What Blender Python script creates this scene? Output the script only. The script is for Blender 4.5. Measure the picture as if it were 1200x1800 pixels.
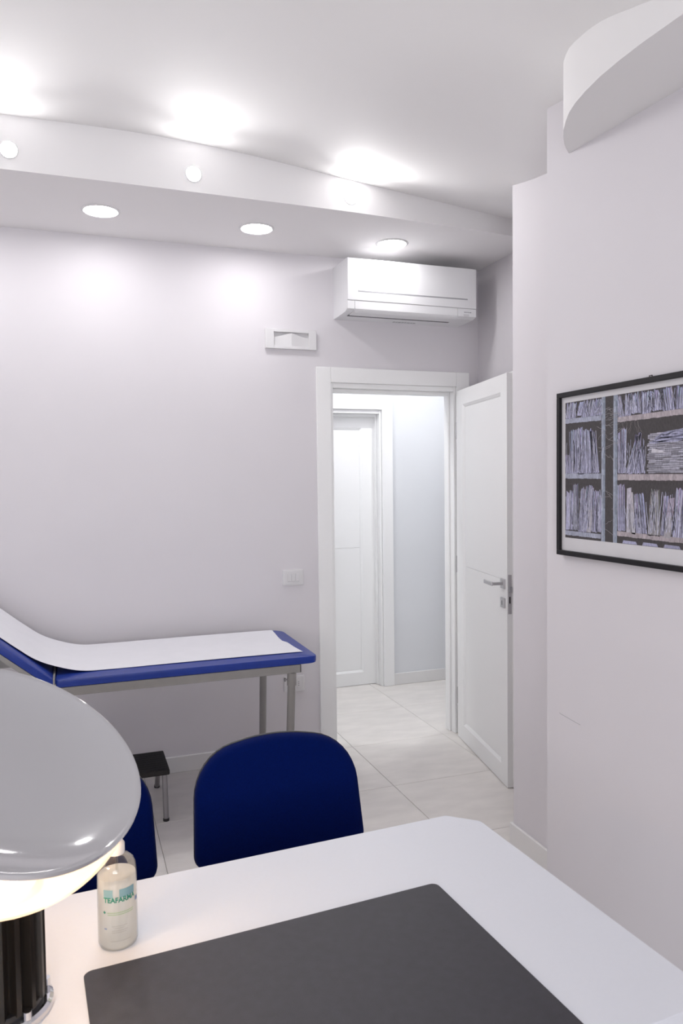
import bpy, bmesh, math, random
import numpy as np
from mathutils import Vector, Matrix

for o in list(bpy.data.objects):
    bpy.data.objects.remove(o, do_unlink=True)
S = bpy.context.scene
COL = S.collection

# ------------------------------------------------------------------ camera
CAM_H = 1.565
cd = bpy.data.cameras.new('camera')
cam = bpy.data.objects.new('camera', cd)
COL.objects.link(cam)
R = ((0.9412, -0.0256, 0.3370), (-0.3377, -0.0363, 0.9405), (-0.0118, -0.9990, -0.0428))
right = Vector((R[0][0], R[1][0], R[2][0])).normalized()
fwd = Vector((R[0][2], R[1][2], R[2][2])).normalized()
up = right.cross(fwd).normalized()
right = fwd.cross(up).normalized()
cam.matrix_world = Matrix(((right.x, up.x, -fwd.x, 0), (right.y, up.y, -fwd.y, 0),
                           (right.z, up.z, -fwd.z, CAM_H), (0, 0, 0, 1)))
cd.sensor_fit = 'VERTICAL'
cd.sensor_height = 36.0
cd.sensor_width = 24.0
cd.lens = 36.0 * 1320.0 / 1800.0
cd.clip_start = 0.02
cd.dof.use_dof = True
cd.dof.focus_distance = 3.2
cd.dof.aperture_fstop = 11.0
S.camera = cam

# ------------------------------------------------------------------ world, exposure, large lights
W = bpy.data.worlds.new('world')
S.world = W
W.use_nodes = True
W.node_tree.nodes['Background'].inputs[0].default_value = (0.80, 0.86, 1.0, 1)
W.node_tree.nodes['Background'].inputs[1].default_value = 1.0
S.view_settings.view_transform = 'Standard'
S.view_settings.look = 'None'
S.view_settings.gamma = 1.0
S.view_settings.use_curve_mapping = False
S.view_settings.exposure = 0.79
DOWN_E = 31.0        # soffit downlight diffusers
SPOT_E = 56.0        # little spots in the soffit's front edge
SPOT_W = 10.5          # their forward beams
HALL_E = 150.0
FILL_W = 52.0         # added fill light, sent in through a made-up window behind the camera
LAMP_W = 2.5         # bulb of the desk lamp

al = bpy.data.lights.new('rear_fill', 'AREA')  # area light added as room fill, just outside the made-up rear window
al.shape = 'RECTANGLE'; al.size = 1.6; al.size_y = 1.4
al.energy = FILL_W; al.color = (0.985, 0.975, 1.0)
alo = bpy.data.objects.new('rear_fill', al); COL.objects.link(alo)
alo.location = (-0.55, -1.66, 1.58)
alo.rotation_euler = (math.radians(108), 0, 0)

# ------------------------------------------------------------------ materials
MATS = {}
def mat(name, col, rough=0.5, metal=0.0, var=0.03, nscale=30.0, bump=0.0, bscale=200.0, coat=0.0, sheen=0.0,
        spec=0.5, emit=None, emit_s=0.0, stretch=None, alpha=None):
    m = bpy.data.materials.new(name); m.use_nodes = True
    nt = m.node_tree; b = nt.nodes['Principled BSDF']
    b.inputs['Roughness'].default_value = rough
    b.inputs['Metallic'].default_value = metal
    b.inputs['Specular IOR Level'].default_value = spec
    b.inputs['Coat Weight'].default_value = coat
    b.inputs['Sheen Weight'].default_value = sheen
    tc = nt.nodes.new('ShaderNodeTexCoord')
    src = tc.outputs['Object']
    if stretch:
        mp = nt.nodes.new('ShaderNodeMapping'); mp.inputs['Scale'].default_value = stretch
        nt.links.new(src, mp.inputs[0]); src = mp.outputs[0]
    n = nt.nodes.new('ShaderNodeTexNoise'); n.inputs['Scale'].default_value = nscale; n.inputs['Detail'].default_value = 4
    nt.links.new(src, n.inputs['Vector'])
    r = nt.nodes.new('ShaderNodeValToRGB')
    r.color_ramp.elements[0].position = 0.3; r.color_ramp.elements[1].position = 0.7
    r.color_ramp.elements[0].color = (*[max(0, c * (1 - var)) for c in col], 1)
    r.color_ramp.elements[1].color = (*[min(1, c * (1 + var)) for c in col], 1)
    nt.links.new(n.outputs[0], r.inputs[0])
    nt.links.new(r.outputs[0], b.inputs['Base Color'])
    if bump:
        n2 = nt.nodes.new('ShaderNodeTexNoise'); n2.inputs['Scale'].default_value = bscale; n2.inputs['Detail'].default_value = 3
        nt.links.new(src, n2.inputs['Vector'])
        bp = nt.nodes.new('ShaderNodeBump'); bp.inputs['Strength'].default_value = bump; bp.inputs['Distance'].default_value = 0.002
        nt.links.new(n2.outputs[0], bp.inputs['Height']); nt.links.new(bp.outputs[0], b.inputs['Normal'])
    if emit:
        b.inputs['Emission Color'].default_value = (*emit, 1)
        b.inputs['Emission Strength'].default_value = emit_s
    MATS[name] = m
    return m

def clear_mat(name, tint, refl=0.12, rough=0.03, edge=0.55):
    """thin clear shell: transmits with a tint, reflects by fresnel"""
    m = bpy.data.materials.new(name); m.use_nodes = True
    nt = m.node_tree
    for n in list(nt.nodes):
        if n.type != 'OUTPUT_MATERIAL': nt.nodes.remove(n)
    out = [n for n in nt.nodes if n.type == 'OUTPUT_MATERIAL'][0]
    tr = nt.nodes.new('ShaderNodeBsdfTransparent')
    gl = nt.nodes.new('ShaderNodeBsdfGlossy'); gl.inputs['Roughness'].default_value = rough
    lw = nt.nodes.new('ShaderNodeLayerWeight'); lw.inputs[0].default_value = edge
    tc = nt.nodes.new('ShaderNodeTexCoord')
    nz = nt.nodes.new('ShaderNodeTexNoise'); nz.inputs['Scale'].default_value = 12
    nt.links.new(tc.outputs['Object'], nz.inputs['Vector'])
    rp = nt.nodes.new('ShaderNodeValToRGB')
    rp.color_ramp.elements[0].color = (*[c * 0.98 for c in tint], 1); rp.color_ramp.elements[1].color = (*tint, 1)
    nt.links.new(nz.outputs[0], rp.inputs[0]); nt.links.new(rp.outputs[0], tr.inputs[0])
    mx = nt.nodes.new('ShaderNodeMixShader')
    mth = nt.nodes.new('ShaderNodeMath'); mth.operation = 'MULTIPLY_ADD'
    mth.inputs[1].default_value = 0.5; mth.inputs[2].default_value = refl * 0.4
    nt.links.new(lw.outputs['Fresnel'], mth.inputs[0])
    nt.links.new(mth.outputs[0], mx.inputs[0])
    nt.links.new(tr.outputs[0], mx.inputs[1]); nt.links.new(gl.outputs[0], mx.inputs[2])
    nt.links.new(mx.outputs[0], out.inputs[0])
    MATS[name] = m
    return m

mat('wall_paint', (0.735, 0.71, 0.738), 0.7, var=0.008, nscale=3, bump=0.05, bscale=350, spec=0.25)
mat('hall_paint', (0.76, 0.775, 0.80), 0.7, var=0.008, nscale=3, bump=0.05, bscale=350, spec=0.25)
mat('ceiling_paint', (0.86, 0.85, 0.85), 0.8, var=0.006, nscale=2, spec=0.2)
mat('soffit_paint', (0.86, 0.845, 0.85), 0.75, var=0.006, nscale=2, spec=0.2)
mat('door_lacquer', (0.92, 0.92, 0.918), 0.38, var=0.006, nscale=4)
mat('skirting', (0.80, 0.79, 0.785), 0.4, var=0.01, nscale=6)
mat('tile', (0.78, 0.742, 0.71), 0.42, var=0.06, nscale=5, bump=0.04, bscale=90, stretch=(1, 2.5, 1))
mat('grout', (0.40, 0.37, 0.35), 0.9, var=0.08, nscale=60)
mat('laminate', (0.70, 0.715, 0.765), 0.42, var=0.006, nscale=120, bump=0.02, bscale=900)
mat("pad_leather", (0.024, 0.022, 0.030), 0.5, var=0.14, nscale=55, bump=0.25, bscale=700)
mat('blue_cloth', (0.0004, 0.0065, 0.075), 0.9, var=0.18, nscale=420, bump=0.4, bscale=900, sheen=0.02, spec=0.05)
mat('black_plastic', (0.012, 0.012, 0.014), 0.45, var=0.1, nscale=40)
mat('blue_vinyl', (0.011, 0.038, 0.28), 0.34, spec=0.4, var=0.06, nscale=40, bump=0.08, bscale=500)
mat('paper', (0.83, 0.83, 0.87), 0.85, var=0.012, nscale=14, bump=0.25, bscale=26)
mat('grey_metal', (0.29, 0.28, 0.27), 0.42, var=0.03, nscale=30)
mat('tube_metal', (0.30, 0.29, 0.30), 0.35, metal=0.6, var=0.05, nscale=25)
mat('chrome', (0.72, 0.72, 0.74), 0.08, metal=1.0, var=0.02)
mat('satin_steel', (0.58, 0.57, 0.58), 0.38, metal=1.0, var=0.03, nscale=60)
mat('dark_hole', (0.012, 0.011, 0.011), 0.8, var=0.1)
mat('rubber', (0.016, 0.014, 0.014), 0.7, var=0.2, nscale=120, bump=0.3)
mat('plastic_white', (0.80, 0.80, 0.815), 0.32, var=0.006, nscale=10)
mat('plastic_grey', (0.36, 0.36, 0.38), 0.5, var=0.03)
mat('plate_white', (0.74, 0.73, 0.74), 0.35, var=0.01, nscale=12)
mat('slot_grey', (0.10, 0.10, 0.11), 0.7, var=0.05)
mat('frame_black', (0.009, 0.008, 0.010), 0.5, spec=0.3, var=0.12, nscale=50)
mat('mat_board', (0.66, 0.65, 0.67), 0.8, var=0.01, nscale=20)
mat("dish_enamel", (0.40, 0.39, 0.405), 0.07, var=0.006, nscale=4, coat=0.6)
mat('dish_under', (0.80, 0.76, 0.70), 0.6, var=0.01, nscale=4)
mat('column_black', (0.013, 0.010, 0.008), 0.32, metal=0.2, var=0.1, nscale=30)
mat('pump_white', (0.78, 0.74, 0.70), 0.45, var=0.01)
mat('print_green', (0.015, 0.20, 0.13), 0.6, var=0.05)
mat('print_teal', (0.20, 0.33, 0.36), 0.6, var=0.05)
mat('print_lime', (0.28, 0.42, 0.20), 0.6, var=0.05)
mat('print_grey', (0.42, 0.40, 0.38), 0.6, var=0.05)
mat('print_blue', (0.18, 0.24, 0.40), 0.6, var=0.05)
mat('led_disc', (0.9, 0.9, 0.9), 0.5, emit=(1.0, 0.985, 0.99), emit_s=DOWN_E)
mat('spot_bulb', (0.9, 0.9, 0.9), 0.5, emit=(1.0, 0.99, 0.985), emit_s=SPOT_E)
mat('hall_led', (0.9, 0.9, 0.9), 0.5, emit=(0.97, 0.99, 1.0), emit_s=HALL_E)
mat('bulb_warm', (0.9, 0.8, 0.6), 0.5, emit=(1.0, 0.72, 0.42), emit_s=14.0)
def milky_mat(name, col, scatter, rough=0.08):
    m = clear_mat(name, (0.97, 0.965, 0.95), 0.06, rough, 0.2)
    nt = m.node_tree
    out = [n for n in nt.nodes if n.type == 'OUTPUT_MATERIAL'][0]
    base = out.inputs[0].links[0].from_node
    tl = nt.nodes.new('ShaderNodeBsdfTranslucent'); tl.inputs[0].default_value = (*col, 1)
    df = nt.nodes.new('ShaderNodeBsdfDiffuse'); df.inputs[0].default_value = (*col, 1)
    a = nt.nodes.new('ShaderNodeMixShader'); a.inputs[0].default_value = 0.45
    nt.links.new(tl.outputs[0], a.inputs[1]); nt.links.new(df.outputs[0], a.inputs[2])
    c = nt.nodes.new('ShaderNodeMixShader'); c.inputs[0].default_value = scatter
    nt.links.new(base.outputs[0], c.inputs[1]); nt.links.new(a.outputs[0], c.inputs[2])
    nt.links.new(c.outputs[0], out.inputs[0])
milky_mat('bowl_glass', (0.92, 0.88, 0.84), 0.34)
clear_mat('bottle_clear', (0.97, 0.975, 0.965), 0.08, rough=0.06, edge=0.3)
milky_mat('gel', (0.97, 0.95, 0.91), 0.60)
clear_mat('window_glass', (0.95, 0.97, 0.97), 0.05)

# ------------------------------------------------------------------ mesh helpers
def bm_new(): return bmesh.new()

def box(bm, x0, x1, y0, y1, z0, z1, bev=0.0, seg=2):
    vs = [bm.verts.new(c) for c in ((x0, y0, z0), (x1, y0, z0), (x1, y1, z0), (x0, y1, z0),
                                    (x0, y0, z1), (x1, y0, z1), (x1, y1, z1), (x0, y1, z1))]
    fs = [bm.faces.new([vs[i] for i in f]) for f in ((0, 3, 2, 1), (4, 5, 6, 7), (0, 1, 5, 4), (1, 2, 6, 5), (2, 3, 7, 6), (3, 0, 4, 7))]
    if bev:
        es = list({e for f in fs for e in f.edges})
        bmesh.ops.bevel(bm, geom=es, offset=bev, segments=seg, profile=0.5, affect='EDGES')

def hexa(bm, pts, bev=0.0):
    vs = [bm.verts.new(p) for p in pts]
    fs = [bm.faces.new([vs[i] for i in f]) for f in ((0, 3, 2, 1), (4, 5, 6, 7), (0, 1, 5, 4), (1, 2, 6, 5), (2, 3, 7, 6), (3, 0, 4, 7))]
    if bev:
        es = list({e for f in fs for e in f.edges})
        bmesh.ops.bevel(bm, geom=es, offset=bev, segments=2, profile=0.5, affect='EDGES')

def tube(bm, pts, rad, n=14, cap=True, flat=1.0):
    pts = [Vector(p) for p in pts]
    rads = rad if isinstance(rad, (list, tuple)) else [rad] * len(pts)
    rings = []
    ref = None
    for i, p in enumerate(pts):
        if i == 0: t = pts[1] - pts[0]
        elif i == len(pts) - 1: t = pts[-1] - pts[-2]
        else: t = (pts[i + 1] - p).normalized() + (p - pts[i - 1]).normalized()
        t.normalize()
        if ref is None:
            ref = Vector((1, 0, 0)) if abs(t.x) < 0.9 else Vector((0, 1, 0))
        a = (ref - t * ref.dot(t)).normalized(); b = t.cross(a)
        ref = a
        rings.append([bm.verts.new(p + a * math.cos(2 * math.pi * k / n) * rads[i] + b * math.sin(2 * math.pi * k / n) * rads[i] * flat) for k in range(n)])
    for i in range(len(rings) - 1):
        for k in range(n):
            bm.faces.new((rings[i][k], rings[i][(k + 1) % n], rings[i + 1][(k + 1) % n], rings[i + 1][k]))
    if cap:
        bm.faces.new(list(reversed(rings[0]))); bm.faces.new(rings[-1])

def lathe(bm, prof, n=48, M=None, close=False):
    rings = []
    for r, z in prof:
        if r < 1e-6:
            rings.append([bm.verts.new((0, 0, z))])
        else:
            rings.append([bm.verts.new((r * math.cos(2 * math.pi * k / n), r * math.sin(2 * math.pi * k / n), z)) for k in range(n)])
    prs = list(zip(rings[:-1], rings[1:]))
    if close: prs.append((rings[-1], rings[0]))
    for a, b in prs:
        for k in range(n):
            k2 = (k + 1) % n
            if len(a) == 1 and len(b) == 1: continue
            if len(a) == 1: bm.faces.new((a[0], b[k2], b[k]))
            elif len(b) == 1: bm.faces.new((a[k], a[k2], b[0]))
            else: bm.faces.new((a[k], a[k2], b[k2], b[k]))
    if M is not None:
        bmesh.ops.transform(bm, matrix=M, verts=bm.verts)

def prism(bm, outline, z0, z1):
    lo = [bm.verts.new((x, y, z0 if not callable(z0) else z0(x, y))) for x, y in outline]
    hi = [bm.verts.new((x, y, z1 if not callable(z1) else z1(x, y))) for x, y in outline]
    n = len(outline)
    bm.faces.new(list(reversed(lo))); bm.faces.new(hi)
    for k in range(n):
        bm.faces.new((lo[k], lo[(k + 1) % n], hi[(k + 1) % n], hi[k]))

def pillow(bm, outline, levels, fn):
    """outline: closed 2-D loop; levels: (scale, w) rings about the centroid; fn maps (u,v,w) to 3-D"""
    cx = sum(p[0] for p in outline) / len(outline); cy = sum(p[1] for p in outline) / len(outline)
    rings = [[bm.verts.new(fn(cx + (u - cx) * s, cy + (v - cy) * s, w)) for u, v in outline] for s, w in levels]
    n = len(outline)
    for a, b in zip(rings[:-1], rings[1:]):
        for k in range(n):
            bm.faces.new((a[k], a[(k + 1) % n], b[(k + 1) % n], b[k]))
    for ring, rev in ((rings[0], True), (rings[-1], False)):
        s = [v for v in ring]
        bm.faces.new(list(reversed(s)) if rev else s)

def rrect(corners, rads, seg=8):
    out = []
    n = len(corners)
    for i in range(n):
        p = Vector(corners[i]); a = (Vector(corners[i - 1]) - p).normalized(); b = (Vector(corners[(i + 1) % n]) - p).normalized()
        ang = a.angle(b); r = rads[i]
        d = r / math.tan(ang / 2)
        c = p + (a + b).normalized() * (r / math.sin(ang / 2))
        s = p + a * d; e = p + b * d
        a0 = math.atan2(s.y - c.y, s.x - c.x); a1 = math.atan2(e.y - c.y, e.x - c.x)
        da = (a1 - a0 + math.pi) % (2 * math.pi) - math.pi
        for k in range(seg + 1):
            t = a0 + da * k / seg
            out.append((c.x + r * math.cos(t), c.y + r * math.sin(t)))
    return out

def obj(name, bm, m, parent=None, smooth=False, angle=35):
    me = bpy.data.meshes.new(name)
    bmesh.ops.recalc_face_normals(bm, faces=bm.faces)
    bm.to_mesh(me); bm.free()
    me.materials.append(MATS[m])
    if smooth:
        me.polygons.foreach_set('use_smooth', [True] * len(me.polygons))
        try: me.set_sharp_from_angle(angle=math.radians(angle))
        except Exception: pass
    o = bpy.data.objects.new(name, me); COL.objects.link(o)
    if parent is not None: o.parent = parent
    return o

def empty(name, loc, label, cat, group=None, rz=0.0):
    o = bpy.data.objects.new(name, None); COL.objects.link(o)
    o.location = loc; o.rotation_euler = (0, 0, rz); o.empty_display_size = 0.05
    o['label'] = label; o['category'] = cat
    if group: o['group'] = group
    return o

def tag(o, label, cat, group=None):
    o['label'] = label; o['category'] = cat
    if group: o['group'] = group
    return o

def struct(name, bm, m, label=None, parent=None, smooth=False, angle=35):
    o = obj(name, bm, m, parent, smooth, angle)
    if parent is None: o['kind'] = 'structure'
    if label: o['label'] = label
    return o

def struct_empty(name, loc, label):
    o = bpy.data.objects.new(name, None); COL.objects.link(o)
    o.location = loc; o['kind'] = 'structure'; o['label'] = label; o.empty_display_size = 0.05
    return o

def bx(name, m, parent, x0, x1, y0, y1, z0, z1, bev=0.0, seg=2):
    b = bm_new(); box(b, x0, x1, y0, y1, z0, z1, bev, seg); return obj(name, b, m, parent)

def copy_tree(o, parent=None):
    c = o.copy(); COL.objects.link(c); c.parent = parent
    for ch in o.children: copy_tree(ch, c)
    return c

# ------------------------------------------------------------------ room dimensions (metres)
XL, XR_NICHE, YR, YB = -2.3, 2.35, -1.5, 4.06     # left wall, door-niche side wall, rear wall, back wall
XW, YW_END = 1.50, 2.14                            # picture wall and its far end
XP, YP_END = 1.732, 2.709                          # pier beside the door niche
ZS = 2.82                                          # soffit underside
HX0, HX1, HY0, HY1 = 0.55, 3.4, 4.16, 5.20         # hall
DX0, DX1, DZ = 1.415, 2.175, 2.085                 # room door opening
EX0, EX1, EZ = 1.36, 2.165, 2.05                   # hall door opening

# ---- floor
b = bm_new(); box(b, XL - 0.1, HX1 + 0.1, YR - 0.1, 5.45, -0.08, -0.004)
floor = struct('floor', b, 'grout', 'pale beige-grey square tiled floor')
T = 0.6
tile_me = {}
def tile_mesh(w, d):
    k = (round(w, 3), round(d, 3))
    if k not in tile_me:
        t = bm_new(); box(t, -w / 2, w / 2, -d / 2, d / 2, -0.006, 0.0, 0.0012, 1)
        me = bpy.data.meshes.new('tile'); t.to_mesh(me); t.free(); me.materials.append(MATS['tile']); tile_me[k] = me
    return tile_me[k]
gx0, gy0, gap = 1.510, 3.468, 0.0022
for i in range(-7, 4):
    for j in range(-9, 4):
        x0 = max(gx0 + 0.594 * i, XL); x1 = min(gx0 + 0.594 * (i + 1), HX1)
        y0 = max(gy0 + T * j, YR); y1 = min(gy0 + T * (j + 1), 5.40)
        if x1 - x0 < 0.02 or y1 - y0 < 0.02: continue
        if y1 <= YB and x0 > XR_NICHE: continue
        if y0 > YB + 0.1 and x1 < HX0: continue
        o = bpy.data.objects.new('tile', tile_mesh(x1 - x0 - gap, y1 - y0 - gap)); COL.objects.link(o)
        o.location = ((x0 + x1) / 2, (y0 + y1) / 2, 0); o.parent = floor

# ---- walls
b = bm_new()
box(b, XL - 0.1, DX0 - 0.02, YB, YB + 0.1, 0, 3.3)
box(b, DX1 + 0.02, HX1, YB, YB + 0.1, 0, 3.3)
box(b, DX0 - 0.02, DX1 + 0.02, YB, YB + 0.1, DZ + 0.02, 3.3)
struct('wall_back', b, 'wall_paint', 'pale lavender-grey painted back wall')
b = bm_new(); box(b, XL - 0.1, XL, YR, YB, 0, 3.3)
struct('wall_left', b, 'wall_paint')
b = bm_new()
WX0, WX1, WZ0, WZ1 = -1.3, 0.2, 1.0, 2.3
box(b, XL - 0.1, WX0, YR - 0.1, YR, 0, 3.3); box(b, WX1, XW + 0.4, YR - 0.1, YR, 0, 3.3)
box(b, WX0, WX1, YR - 0.1, YR, 0, WZ0); box(b, WX0, WX1, YR - 0.1, YR, WZ1, 3.3)
struct('wall_rear', b, 'wall_paint')
b = bm_new(); box(b, XW, XP + 0.3, YR, YW_END, 0, 3.3)
wall_right = struct('wall_right', b, 'wall_paint', 'pale grey painted wall that carries the framed print')
b = bm_new(); box(b, XP, XR_NICHE + 0.1, YW_END, YP_END, 0, 3.3)
struct('wall_pier', b, 'wall_paint', 'narrow pale wall pier between the print wall and the open door')
b = bm_new(); box(b, XR_NICHE, XR_NICHE + 0.1, YP_END, YB, 0, 3.3)
struct('wall_niche', b, 'wall_paint', 'side wall behind the open door')
# scuff on the print wall
b = bm_new()
sc = [(2.071, 0.7865), (2.066, 0.7842), (2.050, 0.7836), (2.020, 0.7815), (1.984, 0.7790), (1.962, 0.7785)]
for (ya, za), (yb_, zb_) in zip(sc[:-1], sc[1:]):
    hexa(b, [(XW - 0.0004, ya, za - 0.0007), (XW - 0.0004, yb_, zb_ - 0.0007), (XW + 0.001, yb_, zb_ - 0.0007), (XW + 0.001, ya, za - 0.0007),
             (XW - 0.0004, ya, za + 0.0007), (XW - 0.0004, yb_, zb_ + 0.0007), (XW + 0.001, yb_, zb_ + 0.0007), (XW + 0.001, ya, za + 0.0007)])
obj('scuff_mark', b, 'plastic_grey', wall_right)

# unseen window added behind the camera as an opening for the fill light
win = struct_empty('fill_window', ((WX0 + WX1) / 2, YR - 0.05, WZ0), 'added unseen window in the rear wall that lets in the fill light')
wl = lambda *a: bx(a[0], a[1], win, a[2] - (WX0 + WX1) / 2, a[3] - (WX0 + WX1) / 2, a[4] - (YR - 0.05), a[5] - (YR - 0.05), a[6] - WZ0, a[7] - WZ0)
wl('window_frame', 'door_lacquer', WX0, WX0 + 0.06, YR - 0.09, YR - 0.03, WZ0, WZ1)
wl('window_frame', 'door_lacquer', WX1 - 0.06, WX1, YR - 0.09, YR - 0.03, WZ0, WZ1)
wl('window_frame', 'door_lacquer', WX0 + 0.06, WX1 - 0.06, YR - 0.09, YR - 0.03, WZ0, WZ0 + 0.06)
wl('window_frame', 'door_lacquer', WX0 + 0.06, WX1 - 0.06, YR - 0.09, YR - 0.03, WZ1 - 0.06, WZ1)
wl('pane', 'window_glass', WX0 + 0.06, WX1 - 0.06, YR - 0.065, YR - 0.06, WZ0 + 0.06, WZ1 - 0.06)

# ---- vaulted ceiling: thin-plate surface through surveyed heights
CP = np.array([(-0.23, 3.33, 3.034), (0.44, 3.33, 3.035), (1.218, 3.346, 2.971), (1.675, 3.379, 2.938), (2.21, 3.423, 2.904),
               (1.732, 2.685, 2.757), (1.732, 2.469, 2.720), (1.50, 2.145, 2.776), (1.50, 2.069, 2.763),
               (1.377, 1.887, 2.772), (1.297, 1.747, 2.736), (1.26, 1.585, 2.698), (1.25, 1.47, 2.657), (1.25, 1.365, 2.620),
               (-2.3, 3.33, 3.03), (-2.3, 1.0, 2.98), (-2.3, -1.5, 2.95), (0.2, 2.3, 2.99), (0.2, 1.0, 2.93), (0.6, -1.5, 2.80),
               (1.3, 0.0, 2.52), (1.4, -1.5, 2.55), (2.35, 2.6, 2.72)])
def tps_fit(P, lam=0.002):
    n = len(P); X = P[:, :2]
    r = np.linalg.norm(X[:, None] - X[None], axis=2); K = np.where(r > 0, r * r * np.log(r + 1e-12), 0) + lam * np.eye(n)
    Q = np.hstack([np.ones((n, 1)), X])
    A = np.zeros((n + 3, n + 3)); A[:n, :n] = K; A[:n, n:] = Q; A[n:, :n] = Q.T
    return np.linalg.solve(A, np.concatenate([P[:, 2], np.zeros(3)]))
TW = tps_fit(CP)
def ceil_z(x, y):
    r = np.hypot(CP[:, 0] - x, CP[:, 1] - y)
    return float(np.sum(TW[:len(CP)] * np.where(r > 0, r * r * np.log(r + 1e-12), 0)) + TW[-3] + TW[-2] * x + TW[-1] * y)
b = bm_new()
NX, NY = 56, 60
grid = [[None] * (NY + 1) for _ in range(NX + 1)]
gtop = [[None] * (NY + 1) for _ in range(NX + 1)]
for i in range(NX + 1):
    for j in range(NY + 1):
        x = XL - 0.05 + (XR_NICHE + 0.1 - XL) * i / NX; y = YR - 0.05 + (3.52 - YR) * j / NY
        z = ceil_z(x, y)
        grid[i][j] = b.verts.new((x, y, z)); gtop[i][j] = b.verts.new((x, y, z + 0.08))
for i in range(NX):
    for j in range(NY):
        b.faces.new((grid[i][j], grid[i][j + 1], grid[i + 1][j + 1], grid[i + 1][j]))
        b.faces.new((gtop[i][j], gtop[i + 1][j], gtop[i + 1][j + 1], gtop[i][j + 1]))
struct('ceiling', b, 'ceiling_paint', 'white gently vaulted plaster ceiling', smooth=True, angle=60)

# ---- soffit along the back wall with a slightly bowed front edge
FAS = [(XL, 3.318), (-0.3, 3.323), (0.2, 3.325), (0.6, 3.332), (1.0, 3.340), (1.3, 3.350), (1.6, 3.372), (1.9, 3.397), (2.2, 3.424), (XR_NICHE, 3.438)]
def fas_y(x):
    for (xa, ya), (xb, yb2) in zip(FAS[:-1], FAS[1:]):
        if xa <= x <= xb: return ya + (yb2 - ya) * (x - xa) / (xb - xa)
    return FAS[-1][1]
b = bm_new()
prism(b, FAS + [(XR_NICHE, YB), (XL, YB)], ZS, 3.25)
struct('ceiling_soffit', b, 'soffit_paint', 'white dropped soffit along the back wall', smooth=True, angle=30)

# ---- rounded bulkhead on the print wall
bo = [(1.500, 2.024), (1.470, 1.997), (1.440, 1.966), (1.408, 1.927), (1.377, 1.884), (1.346, 1.832), (1.318, 1.778), (1.297, 1.722),
      (1.279, 1.655), (1.264, 1.58), (1.255, 1.50), (1.250, 1.42), (1.249, 1.30), (1.249, 1.0), (1.249, 0.3), (1.249, -0.6), (1.50, -0.6)]
zb = lambda x, y: 2.560 + 0.05 * (y - 1.555)
b = bm_new(); prism(b, bo, zb, 3.2)
struct('ceiling_bulkhead', b, 'ceiling_paint', 'white rounded dropped bulkhead above the framed print', smooth=True, angle=30)

# ---- skirting boards
def skirting(name, pieces, label=None):
    b = bm_new()
    for p in pieces: box(b, *p, 0.0025, 1)
    return struct(name, b, 'skirting', label)
SK = 0.088
skirting('baseboard_back', [(XL, 1.304, YB - 0.014, YB, 0.0005, SK)], 'white skirting board under the examination bed')
skirting('baseboard_pier', [(XP - 0.013, XP, YW_END + 0.001, YP_END + 0.013, 0.0005, 0.1), (XP, XR_NICHE, YP_END, YP_END + 0.013, 0.0005, 0.1)], 'white skirting board at the foot of the wall pier')
skirting('baseboard_right', [(XW - 0.013, XW, YR, YW_END, 0.0005, 0.1)])
skirting('baseboard_niche', [(XR_NICHE - 0.013, XR_NICHE, YP_END + 0.014, YB - 0.02, 0.0005, SK)])
skirting('baseboard_hall', [(2.262, HX1, HY1 - 0.014, HY1, 0.0005, SK)], 'white skirting board in the hall')

# ---- hall beyond the door
b = bm_new()
box(b, HX0 - 0.1, EX0 - 0.02, HY1, HY1 + 0.15, 0, 3.2); box(b, EX1 + 0.02, HX1 + 0.1, HY1, HY1 + 0.15, 0, 3.2)
box(b, EX0 - 0.02, EX1 + 0.02, HY1, HY1 + 0.15, EZ + 0.02, 3.2)
struct('wall_hall_far', b, 'hall_paint', 'cool pale grey hall wall seen through the doorway')
b = bm_new(); box(b, HX0 - 0.1, HX0, HY0, HY1, 0, 3.2); struct('wall_hall_left', b, 'hall_paint')
b = bm_new(); box(b, HX1, HX1 + 0.1, YB, HY1, 0, 3.2); struct('wall_hall_right', b, 'hall_paint')
b = bm_new(); box(b, HX0 - 0.1, HX1 + 0.1, HY0, HY1, 3.05, 3.15); struct('ceiling_hall', b, 'ceiling_paint')

# ---- door frames
def casing(name, y_face, y_wall, y_back, x0, x1, z, cw, label, sign):
    """architrave on the visible side + jamb lining; opening x0..x1, head at z"""
    t = struct_empty(name, ((x0 + x1) / 2, y_wall, 0), label)
    cx = (x0 + x1) / 2
    def p(n, a0, a1, b0, b1, c0, c1, bev=0.003):
        return bx(n, 'door_lacquer', t, a0 - cx, a1 - cx, b0 - y_wall, b1 - y_wall, c0, c1, bev, 2)
    r = 0.020
    p('casing', x0 - r - cw, x0 - r, y_face, y_wall, 0.0005, z + r + 0.012 + cw)
    p('casing', x1 + r, x1 + r + cw, y_face, y_wall, 0.0005, z + r + 0.012 + cw)
    p('head_casing', x0 - r + 0.0006, x1 + r - 0.0006, y_face, y_wall, z + r + 0.012, z + r + 0.012 + cw)
    # rebated lining
    p('jamb', x0 - r, x0 - 0.004, y_wall - 0.004, y_back, 0.0005, z + r + 0.012)
    p('jamb', x1 + 0.004, x1 + r, y_wall - 0.004, y_back, 0.0005, z + r + 0.012)
    p('jamb', x0 - 0.004, x1 + 0.004, y_wall - 0.004, y_back, z + 0.004, z + r + 0.012)
    p('door_stop', x0 - 0.004, x0 + 0.008, y_wall + 0.045, y_back, 0.0005, z + 0.004)
    p('door_stop', x1 - 0.008, x1 + 0.004, y_wall + 0.045, y_back, 0.0005, z + 0.004)
    p('door_stop', x0 + 0.008, x1 - 0.008, y_wall + 0.045, y_back, z - 0.016, z + 0.004)
    return t
casing('trim_1', YB - 0.016, YB, YB + 0.1, DX0, DX1, DZ, 0.086, 'white casing around the open doorway', 1)
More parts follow.
